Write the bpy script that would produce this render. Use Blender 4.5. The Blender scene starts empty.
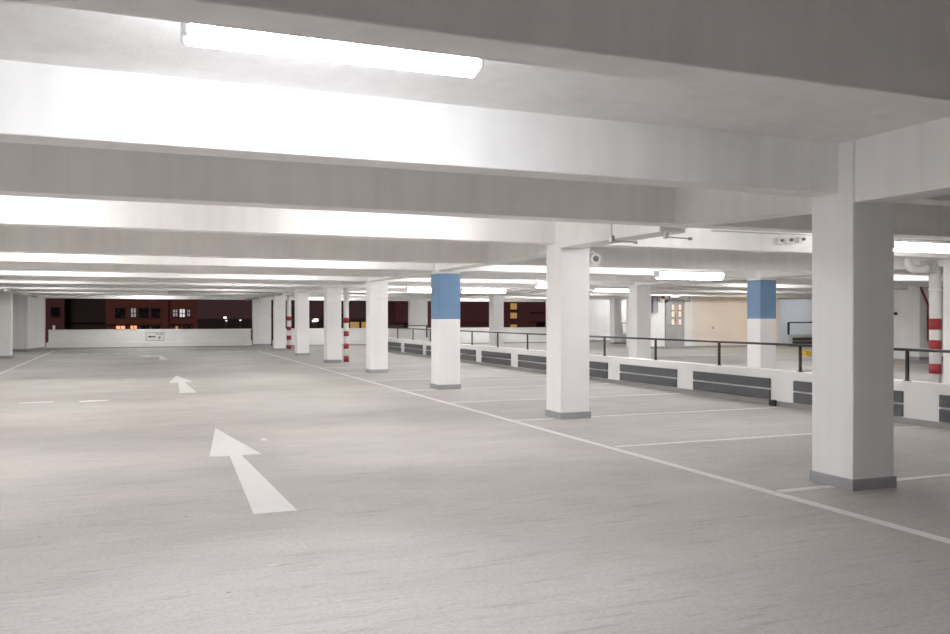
import bpy, bmesh, math, random
from mathutils import Vector, Matrix
random.seed(7)
SC = bpy.context.scene
COL = SC.collection
PI = math.pi

# ------------------------------------------------------------------ materials
def new_mat(name):
    m = bpy.data.materials.new(name); m.use_nodes = True
    return m, m.node_tree.nodes, m.node_tree.links, m.node_tree.nodes['Principled BSDF']

def ramp(nodes, stops):
    r = nodes.new('ShaderNodeValToRGB')
    e = r.color_ramp.elements
    e[0].position, e[0].color = stops[0][0], (*stops[0][1], 1)
    e[1].position, e[1].color = stops[-1][0], (*stops[-1][1], 1)
    for p, c in stops[1:-1]:
        x = e.new(p); x.color = (*c, 1)
    return r

def paint(name, c, var=0.05, scale=3.0, rough=0.75, bump=0.15, stretch=(1, 1, 1), metallic=0.0, streak=0.0):
    """painted surface: slow cloudy tone variation and a fine roller/concrete bump"""
    m, N, L, b = new_mat(name)
    tc = N.new('ShaderNodeTexCoord'); mp = N.new('ShaderNodeMapping')
    geo = N.new('ShaderNodeNewGeometry')
    mp.inputs['Scale'].default_value = stretch
    L.new(geo.outputs['Position'], mp.inputs['Vector'])
    n = N.new('ShaderNodeTexNoise'); n.inputs['Scale'].default_value = scale; n.inputs['Detail'].default_value = 6
    L.new(mp.outputs['Vector'], n.inputs['Vector'])
    lo = tuple(v * (1 - var) for v in c); hi = tuple(min(1, v * (1 + var)) for v in c)
    r = ramp(N, [(0.3, lo), (0.7, hi)])
    L.new(n.outputs['Fac'], r.inputs['Fac'])
    out = r.outputs['Color']
    if streak:
        mp2 = N.new('ShaderNodeMapping'); mp2.inputs['Scale'].default_value = (7, 7, 0.25)
        L.new(geo.outputs['Position'], mp2.inputs['Vector'])
        n2 = N.new('ShaderNodeTexNoise'); n2.inputs['Scale'].default_value = 1.0; n2.inputs['Detail'].default_value = 4
        L.new(mp2.outputs['Vector'], n2.inputs['Vector'])
        r2 = ramp(N, [(0.35, (1 - streak,) * 3), (0.6, (1, 1, 1))])
        L.new(n2.outputs['Fac'], r2.inputs['Fac'])
        mx = N.new('ShaderNodeMix'); mx.data_type = 'RGBA'; mx.blend_type = 'MULTIPLY'; mx.inputs['Factor'].default_value = 1
        L.new(out, mx.inputs['A']); L.new(r2.outputs['Color'], mx.inputs['B'])
        out = mx.outputs['Result']
    L.new(out, b.inputs['Base Color'])
    b.inputs['Roughness'].default_value = rough
    b.inputs['Metallic'].default_value = metallic
    if bump:
        n3 = N.new('ShaderNodeTexNoise'); n3.inputs['Scale'].default_value = 35; n3.inputs['Detail'].default_value = 8
        L.new(geo.outputs['Position'], n3.inputs['Vector'])
        bp = N.new('ShaderNodeBump'); bp.inputs['Strength'].default_value = bump; bp.inputs['Distance'].default_value = 0.01
        L.new(n3.outputs['Fac'], bp.inputs['Height']); L.new(bp.outputs['Normal'], b.inputs['Normal'])
    return m

def emit(name, c, s):
    m, N, L, b = new_mat(name)
    b.inputs['Base Color'].default_value = (*[min(1, v) * 0.8 for v in c], 1)
    b.inputs['Emission Color'].default_value = (*c, 1)
    b.inputs['Emission Strength'].default_value = s
    return m

def floor_mat():
    m, N, L, b = new_mat('brushed_concrete_floor')
    geo = N.new('ShaderNodeNewGeometry')
    def noise(scale3, scale, detail=6, rot=0.0, rough=0.55):
        mp = N.new('ShaderNodeMapping'); mp.inputs['Scale'].default_value = scale3; mp.inputs['Rotation'].default_value = (0, 0, rot)
        L.new(geo.outputs['Position'], mp.inputs['Vector'])
        n = N.new('ShaderNodeTexNoise'); n.inputs['Scale'].default_value = scale; n.inputs['Detail'].default_value = detail
        n.inputs['Roughness'].default_value = rough
        L.new(mp.outputs['Vector'], n.inputs['Vector']); return n.outputs['Fac']
    def mul(a, bb, f=1.0):
        mx = N.new('ShaderNodeMix'); mx.data_type = 'RGBA'; mx.blend_type = 'MULTIPLY'; mx.inputs['Factor'].default_value = f
        L.new(a, mx.inputs['A']); L.new(bb, mx.inputs['B']); return mx.outputs['Result']
    big = ramp(N, [(0.3, (0.365, 0.34, 0.325)), (0.5, (0.42, 0.395, 0.378)), (0.72, (0.485, 0.452, 0.430))])
    L.new(noise((0.35, 0.5, 1), 1.0, 5), big.inputs['Fac'])
    # brushed streaks running across the aisle
    st = ramp(N, [(0.3, (0.87, 0.865, 0.86)), (0.5, (1, 1, 1)), (0.75, (1.05, 1.05, 1.05))])
    L.new(noise((1.6, 19, 1), 1.0, 9, 0.05, .65), st.inputs['Fac'])
    st2 = ramp(N, [(0.30, (0.70, 0.70, 0.70)), (0.48, (1, 1, 1)), (0.72, (1.08, 1.08, 1.08))])
    L.new(noise((14, 90, 1), 1.0, 6, 0.03, .7), st2.inputs['Fac'])
    gr = ramp(N, [(0.33, (0.78, 0.775, 0.77)), (0.5, (1, 1, 1)), (0.7, (1.1, 1.1, 1.1))])
    L.new(noise((1, 1, 1), 38, 8, 0, .7), gr.inputs['Fac'])
    # tyre-darkened patches
    pt = ramp(N, [(0.36, (0.86, 0.85, 0.84)), (0.56, (1, 1, 1))])
    L.new(noise((0.9, 1.6, 1), 1.0, 6, 0.4), pt.inputs['Fac'])
    # pits
    vo = N.new('ShaderNodeTexVoronoi'); vo.inputs['Scale'].default_value = 2.3
    L.new(geo.outputs['Position'], vo.inputs['Vector'])
    pr = ramp(N, [(0.022, (0.45, 0.42, 0.4)), (0.04, (1, 1, 1))])
    L.new(vo.outputs['Distance'], pr.inputs['Fac'])
    # greyer, greener tone toward the far end of the aisle
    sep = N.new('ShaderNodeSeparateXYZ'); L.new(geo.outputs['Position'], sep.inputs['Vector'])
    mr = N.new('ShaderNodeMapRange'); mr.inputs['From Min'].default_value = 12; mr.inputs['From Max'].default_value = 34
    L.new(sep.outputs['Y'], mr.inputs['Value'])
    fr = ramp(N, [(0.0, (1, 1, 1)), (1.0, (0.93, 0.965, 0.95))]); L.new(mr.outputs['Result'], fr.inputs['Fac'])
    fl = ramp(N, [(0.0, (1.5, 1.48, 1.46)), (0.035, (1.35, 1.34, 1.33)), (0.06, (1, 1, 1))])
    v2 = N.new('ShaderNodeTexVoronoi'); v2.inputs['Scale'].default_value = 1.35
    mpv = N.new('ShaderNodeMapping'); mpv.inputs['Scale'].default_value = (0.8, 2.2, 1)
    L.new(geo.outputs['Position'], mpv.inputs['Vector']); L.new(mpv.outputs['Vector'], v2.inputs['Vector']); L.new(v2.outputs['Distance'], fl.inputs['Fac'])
    c = mul(big.outputs['Color'], st.outputs['Color'], 0.75)
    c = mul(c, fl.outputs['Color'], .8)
    c = mul(c, st2.outputs['Color'], 0.7); c = mul(c, gr.outputs['Color'], 0.85)
    c = mul(c, pt.outputs['Color'], 0.55)
    sc_ = ramp(N, [(0.56, (1, 1, 1)), (0.63, (0.80, 0.795, 0.79)), (0.80, (0.60, 0.59, 0.585))])
    L.new(noise((1.3, 13, 1), 1.0, 12, 0.07, .72), sc_.inputs['Fac'])
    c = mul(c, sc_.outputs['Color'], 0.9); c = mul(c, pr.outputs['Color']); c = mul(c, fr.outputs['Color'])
    L.new(c, b.inputs['Base Color'])
    b.inputs['Roughness'].default_value = 0.72
    bp = N.new('ShaderNodeBump'); bp.inputs['Strength'].default_value = 0.25; bp.inputs['Distance'].default_value = 0.01
    L.new(noise((3, 60, 1), 1.0, 6, 0.04), bp.inputs['Height']); L.new(bp.outputs['Normal'], b.inputs['Normal'])
    return m

def road_paint():
    """worn white marking paint: the concrete grain greys it a little"""
    m, N, L, b = new_mat('worn_marking_paint')
    geo = N.new('ShaderNodeNewGeometry')
    mp = N.new('ShaderNodeMapping'); mp.inputs['Scale'].default_value = (3, 22, 1)
    L.new(geo.outputs['Position'], mp.inputs['Vector'])
    n = N.new('ShaderNodeTexNoise'); n.inputs['Scale'].default_value = 1.2; n.inputs['Detail'].default_value = 8
    L.new(mp.outputs['Vector'], n.inputs['Vector'])
    r = ramp(N, [(0.28, (0.56, 0.54, 0.525)), (0.42, (0.645, 0.63, 0.615)), (0.75, (0.70, 0.685, 0.67))])
    L.new(n.outputs['Fac'], r.inputs['Fac']); L.new(r.outputs['Color'], b.inputs['Base Color'])
    b.inputs['Roughness'].default_value = 0.7
    return m

def brick_mat(name, c1, c2, mort):
    m, N, L, b = new_mat(name)
    geo = N.new('ShaderNodeNewGeometry'); mp = N.new('ShaderNodeMapping')
    mp.inputs['Rotation'].default_value = (PI / 2, 0, 0)
    L.new(geo.outputs['Position'], mp.inputs['Vector'])
    br = N.new('ShaderNodeTexBrick'); br.inputs['Scale'].default_value = 3.0
    br.inputs['Color1'].default_value = (*c1, 1); br.inputs['Color2'].default_value = (*c2, 1); br.inputs['Mortar'].default_value = (*mort, 1)
    L.new(mp.outputs['Vector'], br.inputs['Vector']); L.new(br.outputs['Color'], b.inputs['Base Color'])
    b.inputs['Roughness'].default_value = 0.9
    return m

M = {}
M['ceil'] = paint('white_ceiling_paint', (0.865, 0.852, 0.84), 0.04, 1.6, 0.8, 0.25, streak=0.05)
M['column'] = paint('white_column_paint', (0.88, 0.87, 0.868), 0.02, 2.0, 0.7, 0.12, streak=0.03)
M['wall'] = paint('white_wall_paint', (0.87, 0.868, 0.868), 0.02, 1.5, 0.8, 0.15, streak=0.05)
M['beige'] = paint('beige_wall_paint', (0.83, 0.755, 0.69), 0.04, 0.8, 0.8, 0.12)
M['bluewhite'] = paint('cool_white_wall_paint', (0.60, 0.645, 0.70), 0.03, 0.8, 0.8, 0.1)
M['blue'] = paint('blue_band_paint', (0.15, 0.275, 0.46), 0.03, 3.0, 0.55, 0.08)
M['skirt'] = paint('grey_skirting_paint', (0.31, 0.31, 0.335), 0.06, 5.0, 0.6, 0.12)
M['skirt2'] = paint('dull_grey_skirting', (0.29, 0.285, 0.28), 0.12, 4.0, 0.75, 0.15)
M['bumper'] = paint('charcoal_bumper_board', (0.085, 0.088, 0.095), 0.10, 6.0, 0.6, 0.1)
M['black'] = paint('black_rail_paint', (0.018, 0.018, 0.02), 0.1, 8.0, 0.4, 0)
M['red'] = paint('red_band_paint', (0.33, 0.018, 0.028), 0.06, 6.0, 0.5, 0.05)
M['darkred'] = paint('dark_red_pipe_paint', (0.26, 0.02, 0.025), 0.06, 6.0, 0.5, 0)
M['pipe'] = paint('white_pipe_paint', (0.78, 0.77, 0.75), 0.04, 6.0, 0.5, 0.05)
M['steel'] = paint('galvanised_steel', (0.45, 0.45, 0.44), 0.12, 9.0, 0.4, 0, metallic=0.6)
M['greypaint'] = paint('grey_door_paint', (0.36, 0.365, 0.37), 0.05, 3.0, 0.5, 0)
M['darkgrey'] = paint('dark_grey_paint', (0.15, 0.15, 0.155), 0.08, 5.0, 0.6, 0)
M['yellow'] = paint('hazard_yellow_paint', (0.78, 0.48, 0.03), 0.06, 5.0, 0.5, 0)
M['housing'] = paint('lamp_housing_enamel', (0.80, 0.80, 0.80), 0.02, 5.0, 0.4, 0)
M['sign'] = paint('sign_board_white', (0.74, 0.74, 0.72), 0.02, 5.0, 0.5, 0)
M['barrier'] = paint('barrier_wall_paint', (0.78, 0.775, 0.765), 0.05, 1.5, 0.75, 0.12)
M['floor'] = floor_mat()
M['mark'] = road_paint()
M['lamp'] = emit('cool_fluorescent_diffuser', (0.93, 0.955, 1.0), 26)
M['lampw'] = emit('warm_fluorescent_diffuser', (1.0, 0.98, 0.97), 21)
M['lampd'] = emit('suspended_fluorescent_diffuser', (1.0, 0.985, 0.98), 13)
M['lampo'] = emit('amber_fluorescent_diffuser', (1.0, 0.86, 0.70), 16)
M['exit'] = emit('lit_sign_face', (1.0, 1.0, 1.0), .5)
M['glow'] = emit('warm_glazing_glow', (1.0, 0.68, 0.5), 0.20)
M['brick'] = brick_mat('night_brick', (0.21, 0.078, 0.06), (0.17, 0.063, 0.05), (0.17, 0.08, 0.07))
M['maroon'] = brick_mat('night_maroon_brick', (0.17, 0.075, 0.085), (0.145, 0.062, 0.072), (0.13, 0.066, 0.075))
M['slate'] = paint('night_slate_wall', (0.04, 0.033, 0.042), 0.1, 0.5, 0.9, 0)
M['nightglass'] = paint('dark_window_glass', (0.012, 0.012, 0.018), 0.1, 3.0, 0.15, 0)
M['yard'] = paint('night_yard_asphalt', (0.03, 0.03, 0.03), 0.1, 1, 0.9, 0)
M['litwhite'] = emit('lit_window_white', (0.9, 0.92, 1.0), 0.22)
M['dimwhite'] = emit('dim_window_white', (0.75, 0.76, 0.85), 0.07)
M['litorange'] = emit('lit_window_orange', (1.0, 0.42, 0.2), 0.4)
M['lityellow'] = emit('lit_window_yellow', (1.0, 0.62, 0.2), 0.075)
M['street'] = emit('street_lamp_glow', (1.0, 0.85, 0.7), 1.0)

# ------------------------------------------------------------------ mesh helpers
class MB:
    def __init__(self): self.bm = bmesh.new()
    def box(self, x0, y0, z0, x1, y1, z1, bev=0.0, rz=0.0, mi=0):
        cx, cy, cz = (x0 + x1) / 2, (y0 + y1) / 2, (z0 + z1) / 2
        r = bmesh.ops.create_cube(self.bm, size=1.0)
        vs = r['verts']
        mat = Matrix.Translation((cx, cy, cz)) @ Matrix.Rotation(rz, 4, 'Z') @ Matrix.Diagonal((x1 - x0, y1 - y0, z1 - z0, 1))
        bmesh.ops.transform(self.bm, matrix=mat, verts=vs)
        fs = set(f for v in vs for f in v.link_faces)
        for f in fs: f.material_index = mi
        if bev:
            es = list({e for v in vs for e in v.link_edges})
            rb = bmesh.ops.bevel(self.bm, geom=es, offset=bev, segments=2, affect='EDGES', profile=0.5)
            for f in rb['faces']: f.material_index = mi
        return self
    def cyl(self, p0, p1, r, r1=None, seg=20, mi=0, smooth=True):
        p0, p1 = Vector(p0), Vector(p1); d = p1 - p0
        mat = Matrix.Translation((p0 + p1) / 2) @ d.to_track_quat('Z', 'Y').to_matrix().to_4x4()
        r_ = bmesh.ops.create_cone(self.bm, cap_ends=True, segments=seg, radius1=r, radius2=r if r1 is None else r1, depth=d.length, matrix=mat)
        for f in {f for v in r_['verts'] for f in v.link_faces}:
            f.material_index = mi; f.smooth = smooth and len(f.verts) == 4
        return self
    def tube(self, pts, r, seg=14, mi=0):
        """pipe swept along a polyline with mitred joints"""
        P = [Vector(p) for p in pts]; rings = []
        up = None
        for i, p in enumerate(P):
            a = (P[i] - P[i - 1]).normalized() if i else (P[1] - P[0]).normalized()
            b = (P[i + 1] - P[i]).normalized() if i < len(P) - 1 else a
            t = (a + b).normalized()
            if up is None:
                up = t.orthogonal().normalized()
            u = (up - t * up.dot(t)).normalized(); up = u
            w = t.cross(u)
            k = 1.0 / max(0.5, math.sqrt((1 + a.dot(b)) / 2))
            rings.append([self.bm.verts.new(p + (u * math.cos(2 * PI * j / seg) + w * math.sin(2 * PI * j / seg)) * r * (k if 0 < i < len(P) - 1 else 1)) for j in range(seg)])
        for A, B in zip(rings, rings[1:]):
            for j in range(seg):
                f = self.bm.faces.new((A[j], A[(j + 1) % seg], B[(j + 1) % seg], B[j])); f.smooth = True; f.material_index = mi
        f = self.bm.faces.new(rings[0][::-1]); f.material_index = mi
        f = self.bm.faces.new(rings[-1]); f.material_index = mi
        return self
    def poly(self, pts, z0, z1, mi=0):
        """flat polygon in plan, extruded z0..z1"""
        lo = [self.bm.verts.new((x, y, z0)) for x, y in pts]; hi = [self.bm.verts.new((x, y, z1)) for x, y in pts]
        n = len(pts)
        self.bm.faces.new(hi).material_index = mi; self.bm.faces.new(lo[::-1]).material_index = mi
        for i in range(n):
            self.bm.faces.new((lo[i], lo[(i + 1) % n], hi[(i + 1) % n], hi[i])).material_index = mi
        return self
    def vpoly(self, pts, y0, y1, mi=0):
        """polygon in the x-z plane, extruded y0..y1"""
        a = [self.bm.verts.new((x, y0, z)) for x, z in pts]; b = [self.bm.verts.new((x, y1, z)) for x, z in pts]
        n = len(pts)
        self.bm.faces.new(a).material_index = mi; self.bm.faces.new(b[::-1]).material_index = mi
        for i in range(n):
            self.bm.faces.new((a[i], b[i], b[(i + 1) % n], a[(i + 1) % n])).material_index = mi
        return self
    def build(self, name, mats, parent=None, loc=None):
        bmesh.ops.recalc_face_normals(self.bm, faces=self.bm.faces[:])
        me = bpy.data.meshes.new(name); 
        o = bpy.data.objects.new(name, me); COL.objects.link(o)
        if parent is not None:
            o.parent = parent
            if loc is None:
                off = Vector(parent.location)
                par = parent.parent
                while par is not None: off += Vector(par.location); par = par.parent
                bmesh.ops.translate(self.bm, verts=self.bm.verts[:], vec=-off)
        elif loc is not None:
            bmesh.ops.translate(self.bm, verts=self.bm.verts[:], vec=-Vector(loc)); o.location = loc
        self.bm.to_mesh(me); self.bm.free()
        for m in (mats if isinstance(mats, (list, tuple)) else [mats]): me.materials.append(m)
        return o

def tag(o, label, cat, group=None, kind=None):
    if label: o['label'] = label
    if cat: o['category'] = cat
    if group: o['group'] = group
    if kind: o['kind'] = kind
    return o
def thing(name, loc, label, cat, group=None):
    o = bpy.data.objects.new(name, None); COL.objects.link(o); o.location = loc; o.empty_display_size = 0.2
    return tag(o, label, cat, group)
def struct(o, label=None, cat='structure'):
    o['kind'] = 'structure'
    if label: o['label'] = label
    o['category'] = cat
    return o

# ------------------------------------------------------------------ key dimensions (metres)
ROW1, ROW2, CW = 5.78, 14.15, 0.48       # left faces of the two column rows, column width
Y0, BAY = 5.58, 5.5                       # first column and column spacing
SLAB = 3.03
FAR = 44.5
XL, XR, YB = -9.5, 25.6, -7.0

# ------------------------------------------------------------------ room shell
struct(MB().box(XL - .3, YB - .3, -0.25, 34.3, FAR + .35, 0.0).build('floor', M['floor']),
       'grey brushed concrete car park floor with worn patches', 'floor')
ceiling = struct(MB().box(XL - .3, YB - .3, SLAB, 34.3, FAR + .35, SLAB + 0.3).build('ceiling', M['ceil']),
       'white painted concrete slab between deep ceiling beams', 'ceiling')
def beam_x(x0, x1, y0, y1, z, label=None):
    o = MB().box(x0, y0, z, x1, y1, SLAB + .02, bev=0.008).build('ceiling_beam', M['ceil'], ceiling)
    if label: o['label'] = label
ZB = 2.585
# beams across the aisle: column beams and mid-bay beams alternate
zs = {0: 2.59, 1: 2.59, 2: 2.47, 3: 2.465, 4: 2.48, 5: 2.48, 6: 2.48}
mids = {-1: (2.765, 2.995, 2.48), 0: (8.2, 8.5, 2.57), 1: (13.85, 14.12, 2.445), 2: (19.35, 19.62, 2.45), 3: (24.9, 25.17, 2.46),
        4: (30.4, 30.67, 2.46), 5: (35.9, 36.17, 2.46), 6: (41.3, 41.55, 2.48)}
for k in range(-2, 7):
    y = Y0 + BAY * k
    z = zs.get(k, 2.59)
    beam_x(XL, 34, y + 0.16, y + 0.44, z)
    if k in mids:
        a, b, z = mids[k]; beam_x(XL, 34, a, b, z)
beam_x(XL, 34, -2.8, -2.5, 2.55)
# beams along the two column rows
for (xa, xb) in ((ROW1, ROW1 + .36), (ROW2, ROW2 + .36)):
    for k in range(-2, 7):
        y = Y0 + BAY * k
        if k == 0 and xa == ROW1:
            m_ = MB()
            for ya, yb, za, zb in ((y + .47, 8.5, 2.49, 2.565), (8.5, y + BAY + .01, 2.51, 2.51)):
                q = [(xa, ya, za), (xb, ya, za), (xb, yb, zb), (xa, yb, zb), (xa, ya, SLAB + .02), (xb, ya, SLAB + .02), (xb, yb, SLAB + .02), (xa, yb, SLAB + .02)]
                v = [m_.bm.verts.new(p) for p in q]
                for f in ((0, 1, 2, 3), (7, 6, 5, 4), (0, 4, 5, 1), (1, 5, 6, 2), (2, 6, 7, 3), (3, 7, 4, 0)): m_.bm.faces.new([v[i] for i in f])
            m_.build('ceiling_beam', M['ceil'], ceiling); continue
        o = MB().box(xa, y + .47, 2.49 if k < 1 else 2.455, xb, y + BAY + .01, SLAB + .02, bev=0.008).build('ceiling_beam', M['ceil'], ceiling)
# far cross wall with long openings
wf = MB()
ops = [(-3.83, 5.68), (6.6, 14.05), (15.08, 22.5)]
xs = [XL] + [v for o in ops for v in o] + [34.0]
for i in range(0, len(xs), 2): wf.box(xs[i], FAR, 0, xs[i + 1], FAR + .3, SLAB)
for a, b in ops: wf.box(a, FAR, 2.38, b, FAR + .3, SLAB)
struct(wf.build('wall_far', M['wall']), 'white far wall with wide unglazed openings onto the night', 'wall')
struct(MB().box(XL - .3, YB, 0, XL, FAR, SLAB).build('wall_left', M['wall']), 'white side wall of the car park', 'wall')
struct(MB().box(XL, YB - .3, 0, 26.4, YB, SLAB).build('wall_back', M['wall']), 'white wall behind the viewer', 'wall')
struct(MB().box(26.4, YB, 0, 26.7, 21.5, SLAB).box(XR, 21.95, 0, XR + .3, 25.0, SLAB).build('wall_right', M['wall']), 'white right wall beyond the far bays', 'wall')
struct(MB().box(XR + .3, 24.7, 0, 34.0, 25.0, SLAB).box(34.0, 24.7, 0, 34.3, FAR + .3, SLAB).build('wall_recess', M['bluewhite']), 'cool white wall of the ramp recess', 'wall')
# stair core: white front, beige wall beyond
struct(MB().box(22.7, 34.2, 0, 25.12, 36.3, SLAB).build('wall_stair', M['wall']), 'white stair core wall around the grey double doors', 'wall')
struct(MB().box(25.12, 34.26, 0, 30.4, 34.5, SLAB).build('wall_beige', M['beige']), 'beige wall to the right of the double doors', 'wall')
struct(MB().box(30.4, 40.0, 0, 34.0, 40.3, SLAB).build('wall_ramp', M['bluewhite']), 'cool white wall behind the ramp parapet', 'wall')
# skirtings on the walls
struct(MB().box(5.68, FAR - .012, 0, 6.6, FAR - .001, .12).box(14.05, FAR - .012, 0, 15.08, FAR - .001, .12)
       .box(22.5, FAR - .012, 0, 34, FAR - .001, .12).build('baseboard_far', M['skirt']), 'grey painted skirting along the far wall', 'baseboard')
struct(MB().box(22.7, 34.185, 0, 23.48, 34.199, .1).box(24.56, 34.185, 0, 25.12, 34.199, .1)
       .box(25.12, 34.245, 0, 30.4, 34.259, .1).build('baseboard_stair', M['skirt']), 'grey skirting under the beige wall', 'baseboard')
struct(MB().box(26.385, 6, 0, 26.399, 21.45, .12).box(XR - .014, 21.95, 0, XR - .001, 25.0, .12).build('baseboard_right', M['skirt']), 'grey skirting along the right wall', 'baseboard')
# end wall stubs on the left
struct(MB().poly([(-5.2, 42.0), (-4.30, 42.0), (-3.86, FAR - .01), (-5.2, FAR - .01)], 0, SLAB - .01).build('wall_stub', M['wall']), 'pale wall stub left of the far opening', 'wall')
struct(MB().box(-5.2, 41.985, 0, -4.31, 41.999, .1).poly([(-4.30, 41.99), (-4.285, 41.985), (-3.845, FAR - .02), (-3.86, FAR - .012)], 0, .1).build('baseboard_stub', M['skirt']), 'grey skirting of the left wall stub', 'baseboard')

# ------------------------------------------------------------------ columns
def column(x, y, label, group=None, blue=False, w=CW, d=CW, ztop=SLAB - .002):
    t = thing('concrete_column', (x + w / 2, y + d / 2, 0), label, 'column', group)
    if blue:
        MB().box(x, y, 0, x + w, y + d, ztop, bev=.012).build('shaft', M['column'], t)
        s = MB().box(x - .003, y - .003, 1.455, x + w + .003, y + d + .003, 2.405, bev=.01).build('blue_band', M['blue'], t)
        s['label'] = 'blue painted upper band'
    else:
        MB().box(x, y, 0, x + w, y + d, ztop, bev=.012).build('shaft', M['column'], t)
    MB().box(x - .015, y - .015, 0, x + w + .015, y + d + .015, .098, bev=.006).build('skirting', M['skirt'], t)['label'] = 'grey painted skirting'
    return t
names1 = ['large white square column nearest the viewer at the right', 'white square column second from the viewer, beside the handrail bays',
          'white column with a blue upper band in the near row along the aisle', 'plain white column just behind the blue banded aisle column',
          'white aisle column with a red striped pole right beside it, nearer of two', 'grey-white aisle column standing between the two striped poles',
          'farthest small white aisle column beside the farther striped pole']
for k in range(7):
    column((5.755, 5.815, 5.86, 5.88, 5.88, 5.88, 5.88)[k], Y0 + BAY * k, names1[k], 'columns in the row along the aisle', blue=(k == 2))
names2 = {1: 'white column at the right edge of the photo behind the striped pipe', 2: 'white column with blue upper band beyond the handrail, right of the beige wall',
          3: 'plain white column beyond the handrail, just left of the double doors', 4: 'white column of the far row hidden behind the second aisle column',
          5: 'slim pale column beyond the handrail between the two dark far openings', 6: 'white column of the far row hidden behind the blue banded aisle column'}
for k, l in names2.items():
    column(ROW2 if k != 3 else 14.18, Y0 + BAY * k, l, 'columns in the row beyond the parapet', blue=(k == 2))
column(24.85, 41.0, 'shaded pale column deep in the back beside a short rail', 'columns in the row beyond the parapet')
column(-4.66, 35.0, 'pinkish white column at the left edge of the photo', 'columns on the left of the aisle', w=.54)

# ------------------------------------------------------------------ lamps
def lamp(x0, x1, y, zbot, label, mat='lampw', group='fluorescent ceiling lights', h=.10, w=.15, detail=True, along='x'):
    cx = (x0 + x1) / 2
    t = thing('ceiling_light', (cx, y, zbot + h + .03), label, 'light', group)
    # diffuser: rounded trough section swept along the lamp
    n = 12; sec = []
    for i in range(n + 1):
        a = PI * i / n
        sec.append((math.cos(a) * w / 2, -abs(math.sin(a)) ** 0.8 * h))
    mb = MB(); A = [mb.bm.verts.new((x0 + .03, y + p, zbot + h + q)) for p, q in sec]; B = [mb.bm.verts.new((x1 - .03, y + p, zbot + h + q)) for p, q in sec]
    for i in range(n):
        f = mb.bm.faces.new((A[i], A[i + 1], B[i + 1], B[i])); f.smooth = True
    mb.bm.faces.new((A[0], B[0], B[n], A[n])); mb.bm.faces.new(A); mb.bm.faces.new(B[::-1])
    mb.build('diffuser', M[mat], t)
    hb = MB().box(x0, y - w / 2 - .008, zbot + h, x1, y + w / 2 + .008, zbot + h + .035, bev=.006)
    for xx in (x0 + .3, x1 - .3): hb.cyl((xx, y, zbot + h + .03), (xx, y, SLAB), .012)
    hb.build('housing', M['housing'], t)
    if detail:
        for xa, xb in ((x0, x0 + .035), (x1 - .035, x1)):
            MB().box(xa, y - w / 2 - .004, zbot + h * .15, xb, y + w / 2 + .004, zbot + h + .01, bev=.015).build('end_cap', M['housing'], t)
    return t
lamp(.2, 1.63, 4.0, 2.715, 'large bright fluorescent light nearest the viewer on the ceiling', 'lamp', w=.17, h=.14)
hid = 'fluorescent batten hidden from the viewer up between the ceiling beams'
for k in range(-1, 7):
    y = 4.25 + BAY * (k + 0)
    if k == 0:
        lamp(-5.2, -3.6, 4.0, 2.80, hid, 'lamp'); continue
    if k == -1:
        lamp(-3.5, -1.9, y - 1.2, 2.80, hid, 'lampd'); continue
    zz = 2.83
    if k >= 4:
        lamp(-3.3, -1.7, y, zz, hid, 'lampd'); lamp(2.4, 4.0, y, zz, hid, 'lampd'); continue
    lamp(-7.6, -6.0, y, zz, hid)
    lamp(-2.3, -.7, y, zz, hid)
    lamp(2.4, 4.0, y, zz, hid)
lamp(-.2, 1.4, 43.2, 2.80, hid); lamp(8.8, 10.4, 43.2, 2.8, hid); lamp(17, 18.6, 43.2, 2.8, hid)
# bays beyond the parapet
lamp(10.95, 12.5, 9.9, 2.535, 'bright fluorescent light just right of the nearest column', 'lampd', h=.13, w=.17)
lamp(10.3, 12.0, 15.3, 2.31, 'long bright suspended light above the handrail, left of the far blue banded column', 'lampd', h=.14, w=.2)
lamp(8.2, 9.8, 26.3, 2.30, 'far glowing light seen just left of the blue banded aisle column', 'lampd', h=.14, w=.18)
lamp(10.1, 11.7, 26.3, 2.30, 'far glowing light seen just right of the blue banded aisle column', 'lampd', h=.14, w=.18)
lamp(10.15, 11.75, 20.8, 2.29, 'glowing light peeping out left of the second aisle column', 'lampd', h=.16, w=.18)
lamp(15.1, 16.6, 26.3, 2.40, 'small distant light right of the second aisle column', 'lampd', h=.09)
lamp(8.6, 10.2, 37.4, 2.6, hid); lamp(17.0, 18.6, 37.4, 2.83, hid)
lamp(8.2, 9.8, 31.8, 2.83, hid)
lamp(6.9, 8.5, 9.3, 2.83, hid, 'lampd'); lamp(7.2, 8.8, 15.4, 2.83, hid, 'lampd'); lamp(7.2, 8.8, 20.9, 2.83, hid, 'lampd')  # unseen fill lamps, added to brighten the bays in front of the parapet
lamp(17.8, 19.4, 9.8, 2.83, hid); lamp(17.8, 19.4, 15.3, 2.83, hid); lamp(18.2, 19.8, 21.0, 2.83, hid); lamp(22.2, 23.8, 26.3, 2.83, hid)
lamp(17.5, 19.1, 31.8, 2.83, hid)
lamp(22.4, 24.0, 31.9, 2.83, hid)
lamp(20.2, 21.8, 40.4, 2.83, hid); lamp(26.6, 28.2, 42.6, 2.83, hid)
lamp(27.4, 29.0, 31.2, 2.83, hid, 'lampo')
lamp(31.2, 32.8, 37.2, 2.8, hid, 'lampd')

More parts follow.
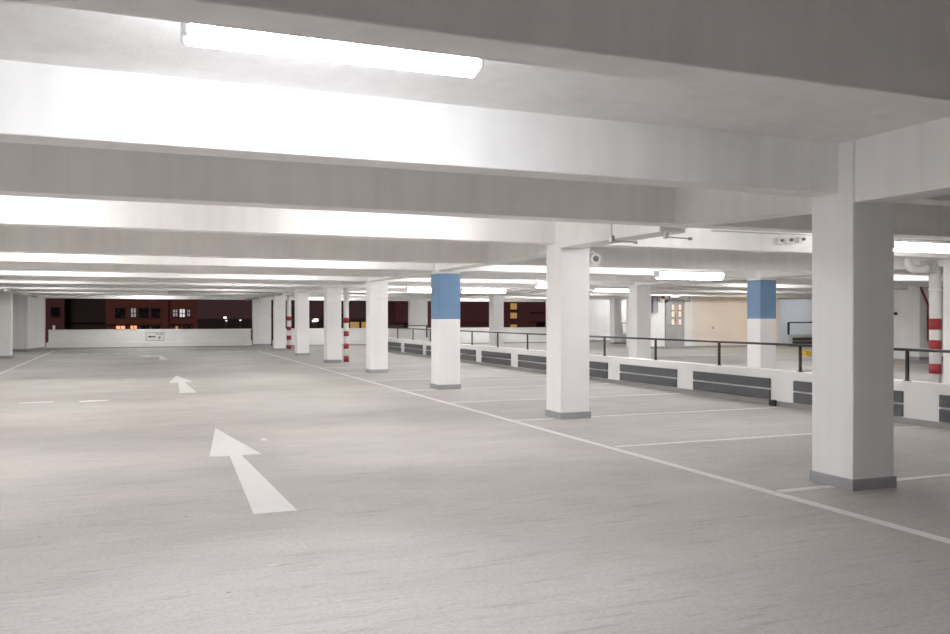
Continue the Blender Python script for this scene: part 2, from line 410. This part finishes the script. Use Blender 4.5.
# ------------------------------------------------------------------ parapet with bumper boards, handrail
PX = 10.08
par = thing('concrete_parapet', (PX + .1, 20, 0), 'low white parapet wall with pairs of charcoal bumper boards', 'parapet')
MB().box(PX, 1.0, 0, PX + .2, 35.5, .60, bev=.012).box(PX, 35.5, 0, 13.6, 35.7, .60, bev=.012).build('wall_panel', M['barrier'], par)
MB().box(PX - .02, 1.0, 0, PX, 35.5, .085, bev=.004).build('skirting', M['skirt2'], par)
starts = [(3.45, 5.6), (6.15, 8.27), (8.86, 10.99), (11.55, 13.68), (14.24, 16.35), (16.9, 19.05), (19.6, 21.75), (22.28, 24.44), (24.97, 27.1), (27.65, 29.81), (30.3, 32.54), (33.03, 34.95)]
for a, b in starts:
    for z0, z1 in ((.095, .262), (.292, .455)):
        MB().box(PX - .035, a, z0, PX + .001, b, z1, bev=.006).build('bumper_board', M['bumper'], par)
rail = thing('handrail', (PX + .1, 20, .6), 'long black tubular handrail standing on the white parapet', 'handrail')
MB().box(PX + .0, 1.5, 1.02, PX + .055, 35.62, 1.06, bev=.01).box(PX, 35.57, 1.10, 13.5, 35.62, 1.14, bev=.01).box(PX + .01, 35.58, .61, PX + .05, 35.61, 1.12, bev=.005).build('top_rail', M['black'], rail)
y = 4.69
while y < 34.5:
    MB().box(PX + .01, y - .022, .602, PX + .045, y + .022, 1.03, bev=.004).box(PX + .0, y - .05, .601, PX + .06, y + .05, .61, bev=.003).build('post', M['black'], rail)
    y += 2.068
MB().box(12.0, 35.575, .60, 12.05, 35.62, 1.11, bev=.004).build('post', M['black'], rail)
tag(MB().box(PX - .095, 11.36, 0.0, PX - .037, 11.50, .105, bev=.01).build('stop_block', M['black']), 'small black block on the floor against the parapet skirting', 'block')

# second short parapets in the distance
p2 = thing('concrete_parapet', (32.2, 34.0, 0), 'short distant parapet with dark boards to the right of the beige wall', 'parapet')
MB().box(30.75, 33.95, 0, 33.95, 34.15, .60, bev=.01).build('wall_panel', M['bluewhite'], p2)
MB().box(30.75, 33.935, 0, 33.95, 33.949, .08).build('skirting', M['skirt2'], p2)
for z0, z1 in ((.11, .27), (.30, .46)):
    MB().box(31.0, 33.92, z0, 33.6, 33.951, z1, bev=.005).build('bumper_board', M['bumper'], p2)
r2 = thing('handrail', (32.2, 34.05, .6), 'short black handrail on the distant parapet right of the beige wall', 'handrail')
MB().box(30.78, 34.0, 1.19, 33.9, 34.06, 1.25, bev=.008).build('top_rail', M['black'], r2)
for x in (30.82, 33.8): MB().box(x - .05, 34.0, .60, x + .05, 34.06, 1.2, bev=.006).build('post', M['black'], r2)
p3 = thing('concrete_parapet', (26.6, 41.2, 0), 'pale low parapet deep in the back left of the double doors', 'parapet')
MB().box(25.36, 41.1, 0, 28.6, 41.3, .60, bev=.01).build('wall_panel', M['bluewhite'], p3)
MB().box(25.36, 41.085, 0, 28.6, 41.099, .1).build('skirting', M['skirt'], p3)
r3 = thing('handrail', (26.6, 41.2, .6), 'short black handrail deep in the back left of the double doors', 'handrail')
MB().box(25.38, 41.17, 1.14, 28.5, 41.23, 1.2, bev=.008).build('top_rail', M['black'], r3)
for x in (25.43, 27.52): MB().box(x - .05, 41.17, .60, x + .05, 41.23, 1.15, bev=.006).build('post', M['black'], r3)
hk = thing('hazard_kerb', (24.9, 25.82, 0), 'yellow and black striped low kerb block seen beside the nearest column', 'kerb')
mb = MB()
for i in range(4):
    xa = 24.1 + i * .33; mb.vpoly([(xa, .0), (xa + .33, .0), (xa + .33 + (.08 if i < 3 else 0), .19), (xa + (.08 if i else 0), .19)], 25.7, 25.94, mi=i % 2)
mb.build('striped_block', [M['yellow'], M['black']], hk)

# ------------------------------------------------------------------ striped pipes
def striped(x, y, r, label, bands, ztop=SLAB - .01):
    t = thing('striped_pipe', (x, y, 0), label, 'pipe', 'red and white striped pipes')
    MB().cyl((x, y, 0), (x, y, ztop), r, seg=24).build('pipe', M['pipe'], t)
    for a, b in bands:
        MB().cyl((x, y, max(a, .002)), (x, y, b), r + .004, seg=24).build('red_band', M['red'], t)['label'] = 'red painted band'
    MB().cyl((x, y, 2.0), (x, y, 2.05), r + .015, seg=24).build('collar', M['pipe'], t)
    return t
striped(6.6, 27.92, .085, 'slim white pipe with red bands, nearer one beside the aisle columns', [(0, .20), (.44, .62), (.86, 1.03), (1.30, 1.48)], 2.478)
striped(6.62, 39.25, .10, 'slim white pipe with red bands, farther one beside the smallest aisle columns', [(0.04, .22), (.46, .65), (.89, 1.06), (1.34, 1.53)])
rp = striped(14.19, 11.76, .105, 'thick white pipe with red bands at the right edge of the photo', [(.42, .61), (.88, 1.06), (1.26, 1.47)], 2.483)
MB().tube([(13.47, 11.76, 3.02), (13.47, 11.76, 2.56), (13.49, 11.76, 2.49), (13.55, 11.76, 2.43), (13.65, 11.76, 2.40), (13.85, 11.76, 2.42), (14.19, 11.76, 2.47)], .075).build('elbow_branch', M['pipe'], rp)
MB().box(13.95, 11.6, 2.33, 14.05, 11.9, 2.56, bev=.02).build('clamp', M['steel'], rp)
MB().tube([(14.42, 11.62, 2.44), (14.42, 11.62, 1.95), (14.37, 11.7, 1.92)], .012, 8).build('cable', M['steel'], rp)

# elbow beside second column
el = thing('drain_elbow', (6.58, 11.6, 2.6), 'white drain elbow with a dark open end beside the second aisle column', 'pipe')
MB().tube([(6.6, 11.66, 3.02), (6.6, 11.66, 2.52), (6.6, 11.62, 2.44), (6.59, 11.5, 2.40), (6.57, 11.36, 2.39)], .085).build('bend', M['pipe'], el)
MB().cyl((6.56, 11.362, 2.39), (6.56, 11.345, 2.39), .045).build('opening', M['darkgrey'], el)
MB().box(6.47, 11.5, 2.28, 6.69, 11.66, 2.46, bev=.02).build('bracket', M['pipe'], el)

# hanger rods with short conduit arms
for (x, za, zb, xl, lab) in ((5.18, 2.62, 2.43, .33, 'small steel hanger with side arm in front of the lit beam, left one'), (5.93, 2.6, 2.50, .36, 'small steel hanger with side arm at the end of the gray beam')):
    t = thing('ceiling_hanger', (x, 8.6, 2.6), lab, 'bracket', 'steel hangers under the second beam')
    MB().cyl((x, 8.6, SLAB), (x, 8.6, zb), .007, seg=10).build('rod', M['steel'], t)
    MB().box(x - .022, 8.57, zb - .06, x + .022, 8.63, zb + .02, bev=.006).build('box', M['steel'], t)
    MB().cyl((x + .02, 8.6, zb - .04), (x + xl, 8.6, zb - .05), .009, seg=10).cyl((x + xl - .03, 8.6, zb - .05), (x + xl + .01, 8.6, zb - .05), .02, seg=12).build('side_arm', M['steel'], t)
# three junction boxes on the lit beam
for (x0, x1, z, lab) in ((9.86, 9.97, 2.755, 'left of three small fittings'), (10.04, 10.17, 2.77, 'middle of three small fittings'), (10.31, 10.42, 2.79, 'right of three small fittings')):
    t = thing('junction_box', ((x0 + x1) / 2, 11.2, z), 'small grey box on the lit beam face, ' + lab, 'box', 'junction boxes on the lit beam')
    MB().box(x0, 11.14, z - .055, x1, 11.242, z + .055, bev=.012).build('housing', M['pipe'], t)
    MB().cyl(((x0 + x1) / 2 + .03, 11.15, z + .01), ((x0 + x1) / 2 + .03, 11.10, z + .01), .025, seg=14).build('gland', M['darkgrey'], t)
tag(MB().tube([(8.6, 11.225, 2.885), (9.5, 11.225, 2.885), (11.2, 11.225, 2.89), (13.9, 11.225, 2.89)], .009, 8).build('joint_shadow', M['steel']), 'thin dark rod drawn as the joint shadow along the top of the lit beam beyond the near column', 'joint_shadow')  # thin rod added to draw the shadow where beam meets slab
# pipes under the ceiling on the left and down the aisle
t = thing('ceiling_pipe', (-3.95, 33, 2.41), 'grey service pipe with a valve under the ceiling at far left', 'pipe')
MB().tube([(-3.95, 26.5, 2.40), (-3.95, 34, 2.40), (-3.95, 41.9, 2.40)], .045).build('pipe', M['steel'], t)
MB().cyl((-3.95, 31.6, 2.40), (-3.95, 31.6, 2.56), .03).cyl((-3.95, 31.45, 2.40), (-3.95, 31.75, 2.40), .075).cyl((-3.95, 31.6, 2.52), (-3.95, 31.6, 2.55), .09).build('valve', M['pipe'], t)
t = thing('ceiling_pipe', (5.35, 38, 2.4), 'dull grey service pipe under the ceiling near the farthest aisle columns', 'pipe')
MB().tube([(5.35, 33.5, 2.39), (5.35, 38, 2.39), (5.35, 44.4, 2.39)], .055).tube([(5.35, 33.5, 2.39), (4.9, 33.4, 2.40), (1.2, 33.4, 2.41)], .05).build('pipe', M['steel'], t)
for yy in (34.5, 39.0): MB().cyl((5.35, yy - .1, 2.39), (5.35, yy + .1, 2.39), .085).cyl((5.35, yy, 2.4), (5.35, yy, SLAB), .015).build('coupling', M['pipe'], t)

# ------------------------------------------------------------------ double doors and fittings on the stair wall
d = struct(MB().box(23.50, 34.10, 0, 23.66, 34.199, 2.33, bev=.005).box(24.46, 34.10, 0, 24.56, 34.199, 2.33, bev=.005).box(23.50, 34.10, 2.18, 24.56, 34.199, 2.33, bev=.005).build('door_1', M['greypaint']),
           'grey steel double doors with six small glowing panes', 'door')
for i, xa in enumerate((23.665, 24.065)):
    lf = MB().box(xa, 34.13, .01, xa + .393, 34.198, 2.178, bev=.004).build('door_leaf', M['greypaint'], d)
    gx = xa + (.17 if i == 0 else .16)
    for z0, z1 in ((1.84, 2.10), (1.50, 1.77), (1.13, 1.39)):
        MB().box(gx - .02, 34.118, z0 - .03, gx + .17, 34.132, z1 + .03, bev=.003).box(gx, 34.112, z0, gx + .15, 34.12, z1, mi=1).build('pane', [M['darkgrey'], M['glow']], lf)
MB().box(24.03, 34.07, 1.25, 24.06, 34.10, 1.65, bev=.005).build('pull_handle', M['darkgrey'], d)
s = thing('lit_sign', (24.0, 34.15, 2.5), 'small glowing white box sign over the grey double doors', 'sign')
MB().box(23.72, 34.08, 2.40, 24.27, 34.199, 2.60, bev=.01).build('sign_case', M['darkgrey'], s)
MB().box(23.75, 34.07, 2.43, 24.24, 34.082, 2.63).build('sign_face', M['exit'], s)
a = thing('alarm_sounder', (23.38, 34.15, 2.45), 'red alarm sounder up beside the lit sign', 'alarm')
MB().box(23.28, 34.15, 2.37, 23.48, 34.199, 2.57, bev=.01).build('back_plate', M['steel'], a)
MB().cyl((23.38, 34.15, 2.47), (23.38, 34.08, 2.47), .08, .06).build('sounder', M['red'], a)
c = thing('cable_trunking', (23.9, 34.15, 2.6), 'grey cable trunking looping over the double doors', 'trunking')
MB().tube([(22.75, 34.17, 2.30), (23.2, 34.17, 2.27), (23.2, 34.17, 2.55), (23.2, 34.17, 2.75), (24.7, 34.17, 2.75)], .02, 8).tube([(24.55, 34.17, 2.25), (24.9, 34.17, 2.25), (24.9, 34.17, 2.75), (24.6, 34.17, 2.76)], .02, 8).build('trunking', M['steel'], c)
v = thing('wall_duct', (22.95, 34.1, 2.2), 'grey vertical duct on the wall left of the double doors', 'duct')
MB().box(22.75, 34.0, 1.7, 23.0, 34.199, 2.62, bev=.01).build('duct_box', M['skirt'], v)
MB().tube([(22.8, 34.1, 2.55), (22.8, 33.9, 2.62), (22.8, 33.5, 2.64)], .05, 10).build('duct_pipe', M['steel'], v)
tag(MB().cyl((26.33, 34.24, .98), (26.33, 34.262, .98), .07).build('round_vent', M['steel']), 'tiny round fitting low on the beige wall', 'fitting')

# right wall door, pier and red pipe
dr = struct(MB().box(25.52, 22.2, 0, XR - .001, 24.6, 2.5, bev=.01).build('door_2', M['wall']), 'white flush panel door on the right wall beyond the nearest column', 'door')
MB().box(25.48, 22.1, 2.48, XR - .002, 24.7, 2.58, bev=.01).build('door_head', M['pipe'], dr)
MB().cyl((25.52, 22.75, 1.62), (25.46, 22.75, 1.62), .06).build('knob', M['black'], dr)
struct(MB().box(25.2, 21.5, 0, 26.7, 21.949, SLAB - .01).build('trim_1', M['column']), 'white pier on the right wall beside the red pipe', 'pier')
struct(MB().box(25.185, 21.485, 0, 25.199, 21.96, .12).box(25.185, 21.485, 0, 26.38, 21.499, .12).build('baseboard_pier', M['skirt']), 'grey skirting of the right wall pier', 'baseboard')
r = thing('red_pipe', (25.7, 21.44, 1.5), 'dark red pipe bent along the right wall behind the striped pipe', 'pipe')
MB().tube([(25.15, 21.455, 2.56), (26.35, 21.455, 2.56)], .035, 10).build('upper_run', M['darkred'], r)
MB().tube([(25.2, 21.455, 2.52), (25.52, 21.455, 1.98), (25.56, 21.455, 1.88), (25.56, 21.455, .65)], .035, 10).build('bent_run', M['darkred'], r)

# ------------------------------------------------------------------ far barrier walls in the openings
def barrier(x0, x1, label, zt=.90):
    t = thing('barrier_wall', ((x0 + x1) / 2, FAR, 0), label, 'barrier', 'low barrier walls in the far openings')
    MB().box(x0, FAR - .02, .28, x1, FAR + .16, zt - .05, bev=.01).build('upstand', M['barrier'], t)
    MB().box(x0 - .02, FAR - .05, zt - .06, x1 + .02, FAR + .2, zt, bev=.01).build('coping', M['skirt2'] if False else M['barrier'], t)
    MB().box(x0 - .1, FAR - .06, 0, x1 + .05, FAR + .2, .30, bev=.01).build('kerb', M['barrier'], t)
    MB().box(x0 - .1, FAR - .075, 0, x1 + .05, FAR - .061, .05).build('skirting', M['skirt2'], t)
    return t
barrier(-3.68, 5.58, 'low white barrier wall under the wide far opening, bearing the sign')
barrier(6.78, 14.0, 'low white barrier wall seen between the distant aisle columns')
barrier(15.1, 22.48, 'low white barrier wall beyond the handrail under the right dark opening')
s = thing('direction_sign', (1.0, FAR - .05, .53), 'small framed white sign with a black arrow pointing left on the far barrier', 'sign')
YS = FAR - .045
MB().box(.58, YS, .33, 1.42, YS + .024, .745, bev=.004).build('board', M['sign'], s)
b = MB()
for x0, z0, x1, z1 in ((.58, .33, 1.42, .352), (.58, .723, 1.42, .745), (.58, .33, .602, .745), (1.398, .33, 1.42, .745)): b.box(x0, YS - .008, z0, x1, YS, z1)
b.build('frame', M['darkgrey'], s)
MB().vpoly([(.66, .535), (.78, .60), (.78, .565), (1.02, .565), (1.02, .505), (.78, .505), (.78, .47)], YS - .006, YS - .001).build('arrow_symbol', M['black'], s)
b = MB()
for i, (x0, x1) in enumerate(((1.06, 1.10), (1.115, 1.15), (1.165, 1.19), (1.22, 1.26), (1.27, 1.30), (1.31, 1.35))): b.box(x0, YS - .006, .635, x1, YS - .001, .69, mi=0 if i < 4 else 1)
b.build('lettering', [M['darkgrey'], M['red']], s)
MB().cyl((1.21, YS - .001, .50), (1.21, YS - .007, .50), .07, seg=20).box(1.19, YS - .008, .38, 1.23, YS - .001, .46).build('round_symbol', M['skirt'], s)

# ------------------------------------------------------------------ floor markings
def mark(pts, name, label, cat='floor marking', group=None):
    o = MB().poly(pts, 0.0, .004).build(name, M['mark']); return tag(o, label, cat, group)
def strip(x0, y0, x1, y1): return [(x0, y0), (x1, y0), (x1, y1), (x0, y1)]
mark([(5.0, 0.0), (5.10, 0.0), (5.17, 38.5), (5.09, 38.5)], 'painted_line', 'long white line edging the bays beside the aisle columns', group='white floor lines')
mark(strip(-3.31, 14.0, -3.21, 42.0), 'painted_line', 'long white line down the left edge of the aisle', group='white floor lines')
bl = ['bay line passing under the nearest column', 'bay line ending behind the nearest column', 'bay line running to the small black block', 'bay line meeting the blue banded aisle column',
      'bay line just beyond the blue banded column', 'bay line beyond the plain fourth column', 'faint bay line far down the parapet', 'farthest faint bay line by the parapet']
for i, y in enumerate((5.80, 8.50, 11.19, 13.96, 16.65, 19.55, 22.3, 25.05)):
    x1 = 9.95
    if i == 0:
        mark(strip(5.15, y - .045, 5.74, y + .045), 'painted_line', 'short white stub of bay line left of the nearest column', group='white floor lines')
        mark(strip(6.3, y - .045, x1, y + .045), 'painted_line', 'white bay line running right from the nearest column base', group='white floor lines')
    elif abs((y - Y0) % BAY) < .4 :
        mark(strip(5.15, y - .045, 5.74, y + .045), 'painted_line', 'short white bay line stub before the ' + ['', '', 'second', '', 'blue banded', '', 'fourth', ''][i] + ' aisle column', group='white floor lines')
        mark(strip(6.3, y - .045, x1, y + .045), 'painted_line', 'white ' + bl[i] + ', right part', group='white floor lines')
    else:
        mark(strip(5.15, y - .045, x1, y + .045), 'painted_line', 'white ' + bl[i], group='white floor lines')
mark(strip(10.6, 19.4, 25.0, 19.5), 'painted_line', 'white line on the floor beyond the handrail', group='white floor lines')
mark(strip(12.0, 27.4, 22.0, 27.5), 'painted_line', 'faint white line in front of the double doors', group='white floor lines')
A1 = [(1.03, 0), (.76, -2.42), (.965, -2.43), (.85, -5.31), (1.18, -5.31), (1.09, -2.43), (1.30, -2.43)]
mark([(x, y + 11.93) for x, y in A1], 'painted_arrow', 'large white arrow on the floor nearest the viewer', 'arrow', 'white arrows on the aisle floor')
mark([(x, y + 23.0) for x, y in A1], 'painted_arrow', 'middle white arrow on the floor, straight ahead of the nearest', 'arrow', 'white arrows on the aisle floor')
mark([(.87, 31.7), (1.16, 31.75), (1.02, 34.9), (.66, 35.4), (.62, 35.7), (.12, 35.2), (.5, 34.2), (.58, 34.6), (.92, 34.4)], 'painted_arrow', 'farthest white arrow on the floor, bending left before the sign', 'arrow', 'white arrows on the aisle floor')
for i in range(11):
    x = -2.05 + i * .62
    if i in (5, 8): continue
    mark(strip(x, 38.05 - i * .0, x + .33, 38.3), 'painted_dash', 'small white dash of the broken line before the far barrier', group='dashes of the broken line')
for pts, lab in (([(-1.83, 16.62), (-1.3, 16.66), (-1.32, 16.82), (-1.6, 16.78), (-1.85, 16.72)], 'worn white paint patch on the floor at left'),
                 ([(-.85, 16.5), (-.45, 16.55), (-.38, 16.72), (-.7, 16.78), (-.9, 16.66)], 'worn white paint patch right of a similar one'),
                 ([(-.25, 22.0), (.1, 22.05), (.07, 22.25), (-.2, 22.2)], 'faint worn paint patch left of the middle arrow'),
                 ([(1.45, 10.55), (1.5, 10.52), (1.53, 10.66), (1.46, 10.7)], 'tiny paint spot right of the nearest arrow head')):
    mark(pts, 'paint_patch', lab, group='worn paint patches')

# ------------------------------------------------------------------ night outside
tag(MB().box(-120, FAR + 1, -6.2, 160, 200, -6.0).build('ground', M['yard']), 'dark yard outside', 'ground', kind='structure')
YO = 80.0
def window(par, x0, x1, z0, z1, m, y=YO):
    w = MB().box(x0 - .06, y - .06, z0 - .06, x1 + .06, y + .02, z1 + .06).build('window_frame', M['slate'], par)
    mb = MB().box(x0, y - .075, z0, x1, y - .058, z1)
    mb.build('pane', m, w)
    return w
bb = thing('brick_building', (1.6, YO + 5, -6), 'red brick building with lit windows across the street', 'building')
MB().box(-2.2, YO, -6, 5.35, YO + 10, 9).box(2.35, YO - .25, -6, 2.9, YO, 9).box(-2.2, YO - .12, .86, 5.35, YO, 1.0).box(5.0, YO - .2, -6, 5.35, YO, 9).build('facade', M['brick'], bb)
for x0, x1, z0, z1, m in ((-1.4, -.68, 1.5, 2.25, 'nightglass'), (-.16, .24, 1.5, 2.25, 'dimwhite'), (.5, 1.22, 1.5, 2.25, 'nightglass'), (1.5, 2.15, 1.5, 2.25, 'nightglass'),
                          (3.3, 3.66, 1.55, 2.15, 'dimwhite'), (3.86, 4.28, 1.5, 2.2, 'litwhite'), (4.5, 4.72, 1.55, 2.15, 'dimwhite'),
                          (-1.35, -.65, .1, .72, 'litorange'), (-.2, .3, .1, .74, 'litorange'), (.6, 1.3, .1, .74, 'nightglass'), (1.55, 2.15, .1, .74, 'nightglass'), (3.5, 3.72, .1, .7, 'lityellow'), (4.2, 4.7, .1, .7, 'nightglass')):
    f = window(bb, x0, x1, z0, z1, M[m])
    if m == 'litwhite' or m == 'dimwhite' or m == 'litorange':
        MB().box((x0 + x1) / 2 - .03, YO - .1, z0, (x0 + x1) / 2 + .03, YO - .076, z1).box(x0 - .0, YO - .1, z0 + .3, x1 + .0, YO - .076, z0 + .36).build('mullion', M['slate'], f)
db = thing('dark_building', (-3.8, YO + 5, -6), 'near-black building left of the lit brick one', 'building')
MB().box(-5.4, YO + 1, -6, -2.2, YO + 10, 9).box(-5.4, YO + .9, 1.0, -2.2, YO + 1, 1.06).build('facade', M['slate'], db)
lb = thing('brick_building', (-10, YO + 5, -6), 'dark red brick building at the left end of the far opening', 'building')
MB().box(-20, YO, -6, -5.4, YO + 10, 9).build('facade', M['maroon'], lb)
window(lb, -6.3, -6.1, .4, .8, M['dimwhite']); window(lb, -6.4, -5.8, 1.6, 2.3, M['nightglass'])
rb = thing('maroon_building', (30, YO + 5, -6), 'long dark maroon building behind the right far openings', 'building')
MB().box(24.4, YO + 2, -6, 60, YO + 5, 9).box(24.4, YO + 1.9, .92, 34.5, YO + 2, 1.0).box(39.3, YO + 1.9, 1.0, 50, YO + 2, 1.1).box(39.3, YO + 1.9, 2.0, 50, YO + 2, 2.08).build('facade', M['maroon'], rb)
for z0, z1 in ((2.3, 2.95), (1.35, 1.95), (.2, .7)): window(rb, 37.0, 37.75, z0, z1, M['lityellow'], YO + 2)
window(rb, 40.1, 43.0, .4, .95, M['nightglass'], YO + 2); window(rb, 25.2, 27.0, .2, .9, M['nightglass'], YO + 2)
mb_ = thing('low_building', (14, YO + 22, -6), 'low dark building with yellow windows seen between the aisle columns', 'building')
MB().box(6.5, YO + 20, -6, 26.6, YO + 30, 1.3).build('facade', M['slate'], mb_)
for x0, x1, m in ((24.7, 25.8, 'lityellow'),): window(mb_, x0 - .6, x1 - .6, -.1, .9, M[m], YO + 20)
window(mb_, 25.5, 26.1, -.1, .9, M['lityellow'], YO + 20)
for (x, y, z, r, lab) in ((7.75, 80, 1.44, .13, 'bright white street lamp cluster in the dark right part of the opening'), (8.05, 82, 1.15, .07, 'small lamp just below the bright street lamp'),
                          (9.1, 80, 1.2, .07, 'faint orange street lamp at the right of the opening'), (16.0, 80, 1.2, .22, 'white floodlight seen between two aisle columns'),
                          (16.6, 84, 1.1, .16, 'second white floodlight between two aisle columns')):
    t = thing('street_lamp', (x, y, -6), lab, 'lamp', 'street lamps in the night')
    MB().cyl((x, y, -6), (x, y, z), .05, seg=8).build('pole', M['black'], t)
    MB().box(x - r, y - r * .6, z - r * .5, x + r, y + r * .6, z + r * .6, bev=r * .25).build('lamp_head', M['street'], t)
# dim amber street glow on the facades (clears the car park roof)
sun = bpy.data.lights.new('street_glow', 'SUN'); sun.energy = 0.24; sun.color = (1.0, 0.72, 0.62); sun.angle = .3
so = bpy.data.objects.new('street_glow', sun); COL.objects.link(so); so.rotation_euler = (math.radians(42), 0, math.radians(-28)); so.location = (0, 60, 30)

w = bpy.data.worlds.new('night'); SC.world = w; w.use_nodes = True
bg = w.node_tree.nodes['Background']; bg.inputs['Color'].default_value = (0.0095, 0.0048, 0.0055, 1); bg.inputs['Strength'].default_value = 1.0

# ------------------------------------------------------------------ camera
cam = bpy.data.cameras.new('camera'); co = bpy.data.objects.new('camera', cam); COL.objects.link(co)
co.location = (0, 0, 1.5)
co.rotation_euler = (PI / 2, 0, -math.atan(342 / 850))
cam.sensor_width = 36; cam.lens = 850 / 950 * 36; cam.clip_end = 500
SC.camera = co
SC.view_settings.view_transform = 'Standard'
SC.view_settings.look = 'None'
SC.view_settings.exposure = 1.60
SC.view_settings.gamma = 1.09
SC.cycles.max_bounces = 12
SC.cycles.diffuse_bounces = 8
